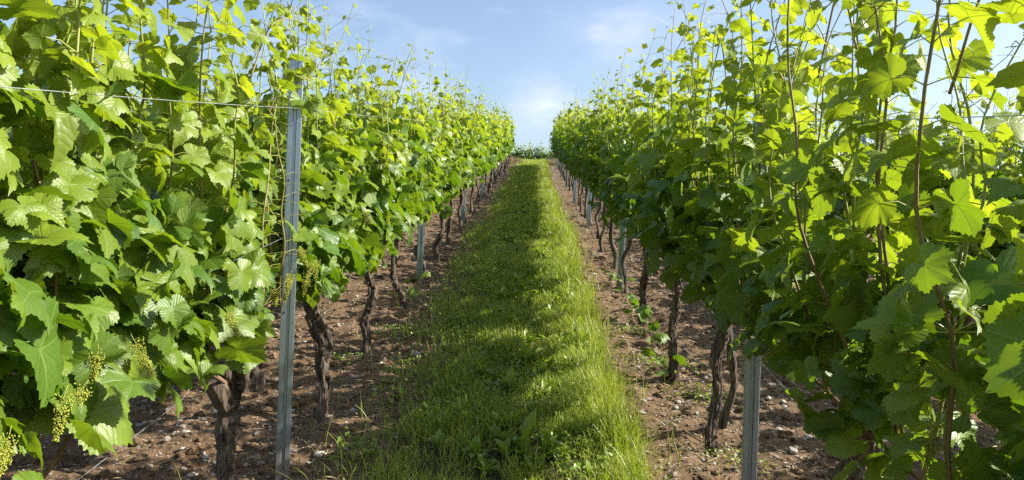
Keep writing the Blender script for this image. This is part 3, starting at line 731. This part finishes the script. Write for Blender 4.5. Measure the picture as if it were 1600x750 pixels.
grass_zone(11.0, 20.0, 2800, 2, .082, .0085)
grass_zone(20.0, 36.0, 1300, 2, .088, .014)
n = 16000; y = gr.uniform(35.3, 41, n); x = gr.uniform(-6, 6, n); v, f, a = blades(gr, x, y, gr.uniform(.08, .24, n), np.full(n, .016), 2, np.clip(gr.normal(.7, .3, n), 0, 1.4)); G.add(v, f, a)
n = 14000; y = gr.uniform(41, 60, n); x = gr.uniform(-6, 6, n); v, f, a = blades(gr, x, y, gr.uniform(.06, .14, n), np.full(n, .03), 2, np.clip(gr.normal(.6, .3, n), 0, 1.2)); G.add(v, f, a)
for cx, wd, nn in ((.46, .10, 1500), (-.72, .12, 900), (-.1, .4, 700)):
    y = 2.7 + 14 * gr.random(nn) ** 1.5; v, f, a = blades(gr, gr.normal(cx, wd, nn), y, gr.uniform(.10, .23, nn), gr.uniform(.0018, .0034, nn), 4, gr.uniform(.5, 1.5, nn)); G.add(v, f, a)
# sparse seedlings and tufts on the soil strips
n = 1600; y = gr.uniform(2.4, 14, n); x = np.where(gr.random(n) < .5, gr.uniform(-1.25, -.7, n), gr.uniform(.5, 1.3, n)); k = vnoise(x, y, 3.1, 40) > .62
v, f, a = blades(gr, x[k], y[k], gr.uniform(.03, .09, k.sum()), np.full(k.sum(), .0032), 3, gr.random(k.sum())); G.add(v, f, a)
tag(link('grass', G.mesh('grass', M['grass'])), 'green grass strip growing up the path between the two rows', 'grass', kind='stuff')

# dry tall grass at the row ends
for x, nm in ((-1.0, 'sunlit'), (.95, 'shaded')):
    n = 900; v, f, a = blades(gr, gr.normal(x, .22, n), gr.normal(31.9, .35, n), gr.uniform(.2, .42, n), np.full(n, .013), 2, gr.random(n))
    A = Acc(); A.add(v, f, a); tag(link('dry_grass_tuft', A.mesh('dry_grass_tuft', M['straw'])), f'pale dry grass tuft at the far end of the {nm} row', 'grass tuft', 'dry grass tufts at the row ends')

# small round ground-cover leaves mixed into the grass
def small_leaf(rng, L, W, bend, wavy=0.0, n=6):
    t = np.linspace(0, 1, n); w = W * np.sin(np.pi * np.clip(t * .93 + .05, 0, 1)) ** .75 * (.6 + .4 * np.sin(t * np.pi)); w[0] = W * .14; w[-1] = .001
    w = w * (1 + wavy * rng.normal(0, 1, n))
    ang = bend * t; yy = np.cumsum(np.cos(ang)) * L / n; zz = -np.cumsum(np.sin(ang - .5)) * L / n
    c = np.stack([0 * t, yy, zz], -1); c -= c[0]
    lft = c + np.stack([-w / 2, 0 * t, .22 * w], -1); rgt = c + np.stack([w / 2, 0 * t, .22 * w], -1)
    V = np.concatenate([lft, c, rgt]); j = np.arange(n - 1)
    F = np.concatenate([quads2tris(np.stack([n * 0 + j, n + j, n + j + 1, j + 1], -1)), quads2tris(np.stack([n + j, 2 * n + j, 2 * n + j + 1, n + j + 1], -1))])
    return V, F
def rosette(rng, nl, L, W, up=(.4, 1.2), wavy=.08):
    A = Acc()
    for k in range(nl):
        V, F = small_leaf(rng, L * rng.uniform(.6, 1.15), W * rng.uniform(.7, 1.2), rng.uniform(.5, 1.7), wavy, 8)
        e = rng.uniform(*up); a = 6.28 * k / nl + rng.normal(0, .4)
        R = np.array(Euler((e, 0, a)).to_matrix()); A.add(V @ R.T, F, rng.random())
    return A
wr = np.random.default_rng(77)
ROS = [rosette(wr, wr.integers(6, 11), wr.uniform(.12, .19), wr.uniform(.036, .056), (.5, 1.25)).mesh('broadleaf_weed', M['weed']) for _ in range(6)]
def put(name, me, x, y, rz, s, label, cat, group):
    o = link(name, me); o.location = (x, y, float(ground_h(x, y))); o.rotation_euler.z = rz; o.scale = (s,) * 3; tag(o, label, cat, group); return o
feature = [(.0, 3.42, 1.45, 'upright pale dock plant at the lower edge of the grass path'), (.10, 3.35, 1.0, 'broad round-leaved weed beside the pale dock plant'),
           (-.22, 3.30, 1.1, 'leafy weed clump at the bottom of the grass path'), (.02, 4.75, 1.2, 'tall weed with pale leaf tips midway in the grass'),
           (-.12, 4.9, 1.0, 'darker weed beside the tall pale-tipped weed'), (-.06, 5.5, 1.1, 'weed clump on the shade edge of the grass path')]
for i, (x, y, s, lab) in enumerate(feature): put('broadleaf_weed', ROS[i % 6], x, y, i * 1.3, s, lab, 'weed', 'broadleaf weeds in the grass path')
for i in range(175):
    y = 3.1 + 12 * wr.random() ** 1.5; x = .02 + wr.normal(0, .20); x = min(max(x, -.62), .38)
    put('broadleaf_weed', ROS[i % 6], x, y, wr.uniform(0, 6), wr.uniform(.6, 1.15), 'low broadleaf weed half sunk in the path grass', 'weed', 'broadleaf weeds in the grass path')
U = Acc(); n = 9000
yc = 2.8 + 9 * wr.random(n) ** 1.4; xc = wr.uniform(-.85, .5, n); kp = vnoise(xc, yc, 2.4, 50) > .42
for x, y in zip(xc[kp][:5200], yc[kp][:5200]):
    V, F = small_leaf(wr, wr.uniform(.022, .055), wr.uniform(.014, .03), wr.uniform(.3, 1.5), 0, 4); R = np.array(Euler((wr.uniform(-.2, .9), wr.normal(0, .3), wr.uniform(0, 6.28))).to_matrix())
    U.add(V @ R.T + (x, y, float(ground_h(x, y)) + wr.uniform(.02, .085)), F, wr.random())
tag(link('clover', U.mesh('clover', M['weed'])), 'small round clover leaves spread low through the path grass', 'ground cover', kind='stuff')

def chickweed(rng, n, rx, ry):
    A = Acc(); BB = []
    for k in range(n):
        x, y = rng.normal(0, rx), rng.normal(0, ry); V, F = small_leaf(rng, rng.uniform(.018, .034), rng.uniform(.009, .016), rng.uniform(.3, 1.3), 0, 4)
        R = np.array(Euler((rng.uniform(-.3, 1.0), rng.normal(0, .4), rng.uniform(0, 6.28))).to_matrix()); A.add(V @ R.T + (x, y, rng.uniform(.0, .05)), F, rng.random())
    for k in range(max(4, n // 45)):
        x, y, z = rng.normal(0, rx), rng.normal(0, ry), rng.uniform(.04, .07); a = np.linspace(0, 6.28, 11)[:-1]; rr = np.where(np.arange(10) % 2, .005, .011)
        V = np.concatenate([[[x, y, z]], np.stack([x + rr * np.cos(a), y + rr * np.sin(a), np.full(10, z + .002)], -1)]); j = np.arange(10); F = np.stack([np.zeros(10, int), 1 + j, 1 + (j + 1) % 10], -1); B = Acc(); B.add(V, F); BB.append(B.mesh('flower', M['petal']))
    return A.mesh('flowering_weed', M['weed']), BB
CW = [chickweed(wr, 420, .13, .20), chickweed(wr, 260, .09, .14), chickweed(wr, 150, .08, .08)]
for x, y, k, lab in ((-.86, 5.35, 0, 'white-flowered weed mat at the foot of the S-curved sunlit trunk'), (-1.02, 6.5, 1, 'small weed mat between the sunlit row trunks beyond'), (-1.15, 4.75, 2, 'little weed tuft behind the S-curved sunlit trunk'),
                     (.88, 4.95, 0, 'white-flowered weed mat under the leafy sucker vine'), (1.02, 4.35, 1, 'weed mat beside the twin-stemmed shaded vine'), (.78, 5.6, 2, 'small weed tuft at the grass edge in shade'), (1.0, 3.45, 2, 'tiny weed tuft at the twin-stemmed trunks')):
    e = empty('flowering_weed', (x, y, float(ground_h(x, y)))); tag(e, lab, 'weed', 'white-flowered weeds on the soil')
    link('foliage', CW[k][0], e); [link('flower', q, e) for q in CW[k][1]]

# leafy sucker shoot low on the shaded row
def sucker(x, y, label, seed, h=.42, sgn=-1, n=12, group='leafy suckers at the vine feet'):
    rng = np.random.default_rng(seed); e = empty('vine_sucker', (x, y, float(ground_h(x, y)))); tag(e, label, 'vine sucker', group)
    P = spline([(0, 0, -.02), (sgn * .03, -.02, h * .4), (sgn * .10, -.06, h * .8), (sgn * .17, -.1, h)], 14)
    A = Acc(); v, f = tube(P, np.linspace(.004, .0015, 14), 5); A.add(v, f, .6); link('stem', A.mesh('stem', M['shoot']), e)
    ii = np.linspace(2, 13, n).astype(int); pos = P[ii] + rng.normal(0, .055, (n, 3)) * (1, 1, .4); nv = rng.normal(0, .4, (n, 3)) + (.1, -.1, .9); tv = rng.normal(0, 1, (n, 3)) * (1, 1, .2)
    link('foliage', scatter_leaves('foliage', TPL[0], pos, nv, tv, rng.uniform(.05, .105, n), rng.random(n), rng.uniform(0, .4, n), M['leaf'], rng), e)
sucker(.84, 4.55, 'leafy sucker sprouting beside a shaded row trunk', 5, .50, -1, 16)
sucker(.82, 5.95, 'upright sucker beside the slender dark shaded trunk', 6, .40, -1, 9)
sucker(-1.04, 6.15, 'small bright sucker at the bowed sunlit trunk', 9, .25, 1, 6)

# ------------------------------------------------------------------ stones, straw, twigs on the soil
def ico():
    t = (1 + 5 ** .5) / 2; v = np.array([[-1, t, 0], [1, t, 0], [-1, -t, 0], [1, -t, 0], [0, -1, t], [0, 1, t], [0, -1, -t], [0, 1, -t], [t, 0, -1], [t, 0, 1], [-t, 0, -1], [-t, 0, 1]]); v /= np.linalg.norm(v[0])
    f = np.array([[0, 11, 5], [0, 5, 1], [0, 1, 7], [0, 7, 10], [0, 10, 11], [1, 5, 9], [5, 11, 4], [11, 10, 2], [10, 7, 6], [7, 1, 8], [3, 9, 4], [3, 4, 2], [3, 2, 6], [3, 6, 8], [3, 8, 9], [4, 9, 5], [2, 4, 11], [6, 2, 10], [8, 6, 7], [9, 8, 1]]); return v, f
IV, IF = ico()
def subdiv(v, f):
    e = {}; v = list(map(tuple, v)); nf = []
    def mid(a, b):
        k = (min(a, b), max(a, b))
        if k not in e: m = np.array(v[a]) + np.array(v[b]); m /= np.linalg.norm(m); e[k] = len(v); v.append(tuple(m))
        return e[k]
    for a, b, c in f: ab, bc, ca = mid(a, b), mid(b, c), mid(c, a); nf += [[a, ab, ca], [b, bc, ab], [c, ca, bc], [ab, bc, ca]]
    return np.array(v), np.array(nf)
IV2, IF2 = subdiv(IV, IF)
sr = np.random.default_rng(31)
def soil_xy(n, y0, y1, p=1.5):
    y = y0 + (y1 - y0) * sr.random(n) ** p; x = sr.uniform(-3.6, 2.6, n); l, r = path_edges(y); k = (x < l + .06) | (x > r - .02); return x[k], y[k]
S = Acc(); x, y = soil_xy(44000, 1.8, 30, 2.3); n = len(x)
size = np.exp(sr.normal(-5.25, .55, n)) * (1 + np.clip(y - 6, 0, 30) * .06); size = np.clip(size, .0022, .028); size *= .6 + .9 * vnoise(x, y, 2.2, 61); z = ground_h(x, y)
sq = sr.uniform(.6, 1.3, (n, 3)) * (1, 1, .6); jit = 1 + sr.normal(0, .16, (n, 12))
Vv = IV[None] * jit[..., None] * (sq * size[:, None])[:, None]; a = sr.uniform(0, 6.28, n)
ca, sa = np.cos(a)[:, None], np.sin(a)[:, None]; Vr = np.stack([Vv[..., 0] * ca - Vv[..., 1] * sa, Vv[..., 0] * sa + Vv[..., 1] * ca, Vv[..., 2]], -1) + np.stack([x, y, z + size * .18], -1)[:, None]
S.add(Vr.reshape(-1, 3), (IF[None] + (np.arange(n) * 12)[:, None, None]).reshape(-1, 3), np.repeat(np.clip(sr.beta(.9, 2.0, n), 0, 1), 12))
tag(link('gravel', S.mesh('gravel', M['stone'], False)), 'scattered pebbles and grit covering the brown soil', 'gravel', kind='stuff')
# clods of earth
S = Acc(); x, y = soil_xy(14000, 1.8, 16, 1.8); n = len(x); size = np.clip(np.exp(sr.normal(-4.4, .6, n)), .004, .045); z = ground_h(x, y); jit = 1 + sr.normal(0, .2, (n, 12))
Vv = IV[None] * jit[..., None] * (sr.uniform(.7, 1.3, (n, 3)) * (1, 1, .6) * size[:, None])[:, None] + np.stack([x, y, z + size * .05], -1)[:, None]
S.add(Vv.reshape(-1, 3), (IF[None] + (np.arange(n) * 12)[:, None, None]).reshape(-1, 3)); V = np.concatenate(S.v)
tag(link('soil_crumbs', mesh_from('soil_crumbs', V, np.concatenate(S.f), M['soil'], attrs={'tint': np.zeros(len(V)), 'far': np.zeros(len(V))}, smooth=False)), 'loose crumbs of brown earth over the tilled soil', 'soil', kind='stuff')
# straw and shredded prunings
S = Acc(); x, y = soil_xy(34000, 2.2, 28, 2.1)
dens_k = (np.abs(x - .85) < .5) | (np.abs(x + 1.0) < .3) | (sr.random(len(x)) < .28); x, y = x[dens_k], y[dens_k]; n = len(x)
a = sr.uniform(0, 6.28, n); L = sr.uniform(.012, .07, n); w = sr.uniform(.001, .003, n) * (1 + np.clip(y - 6, 0, 30) * .08); z = ground_h(x, y) + .008; d = np.stack([np.cos(a), np.sin(a), sr.normal(.03, .15, n)], -1); p = np.stack([-np.sin(a), np.cos(a), 0 * a], -1)
c = np.stack([x, y, z], -1); q = np.stack([c - p * w[:, None], c + p * w[:, None], c + d * L[:, None] + p * w[:, None], c + d * L[:, None] - p * w[:, None], c + d * L[:, None] * .5 + (0, 0, .004)], 1)
F = np.array([[0, 1, 4], [1, 2, 4], [2, 3, 4], [3, 0, 4]])
S.add(q.reshape(-1, 3), (F[None] + (np.arange(n) * 5)[:, None, None]).reshape(-1, 3), np.repeat(sr.random(n) ** 1.6, 5))
tag(link('straw_litter', S.mesh('straw_litter', M['straw'])), 'dry straw and shredded prunings strewn under the vines', 'litter', kind='stuff')
def twig(pts, label, r=.004):
    P = np.array([(px, py, float(ground_h(px, py)) + dz) for px, py, dz in pts]); A = Acc(); v, f = tube(spline(P, 14), np.linspace(r, r * .5, 14), 6, (.15, 3), sr); A.add(v, f)
    tag(link('twig', A.mesh('twig', M['cane'])), label, 'twig', 'dry twigs on the soil')
twig([(-1.0, 4.0, .01), (-.93, 4.15, .02), (-.86, 4.38, .03)], 'pale dry twig slanting beside the thick twisted trunk', .005)
twig([(-1.42, 2.98, .0), (-1.42, 2.98, .08), (-1.43, 2.99, .10)], 'short twig stub standing upright in the soil', .004)
twig([(-1.40, 3.0, .02), (-1.28, 3.0, .02), (-1.2, 3.03, .015)], 'thin twig lying beside the upright stub', .003)
twig([(.78, 3.72, .02), (.88, 3.66, .02), (1.02, 3.7, .02)], 'pale twig lying at the feet of the twin stems', .005)
twig([(.72, 7.0, .02), (.80, 7.15, .04), (.92, 7.2, .02)], 'curved dry twig near the second shaded post', .005)
twig([(-.8, 3.5, .02), (-.7, 3.56, .03), (-.62, 3.7, .02)], 'dark twig by the grass edge in the sunlit row', .0035)
for i, (x, y, s, lab) in enumerate([(-.93, 3.35, .026, 'largest pale stone just past the tall steel post'), (-1.32, 3.3, .017, 'round pale stone behind the tall steel post'), (-1.5, 2.85, .018, 'flat grey stone near the upright twig stub'),
        (-1.62, 3.5, .02, 'rounded white stone on the sunny soil'), (-.93, 3.95, .018, 'white stone at the foot of the thick twisted trunk'), (-.86, 4.2, .017, 'pale stone beside the slanting twig'),
        (1.10, 3.02, .026, 'pale stone behind the ribbed post in shade'), (.83, 4.15, .018, 'small pale stone on shaded soil by the grass')]):
    jt = 1 + sr.normal(0, .07, len(IV2)); v = IV2 * jt[:, None] * np.array([1.3, .9, .6]) * s; A = Acc(); A.add(v, IF2, .55 + .4 * sr.random()); put('stone', A.mesh('stone', M['stone'], True), x, y, i * 1.1, 1, lab, 'stone', 'stones on the soil')
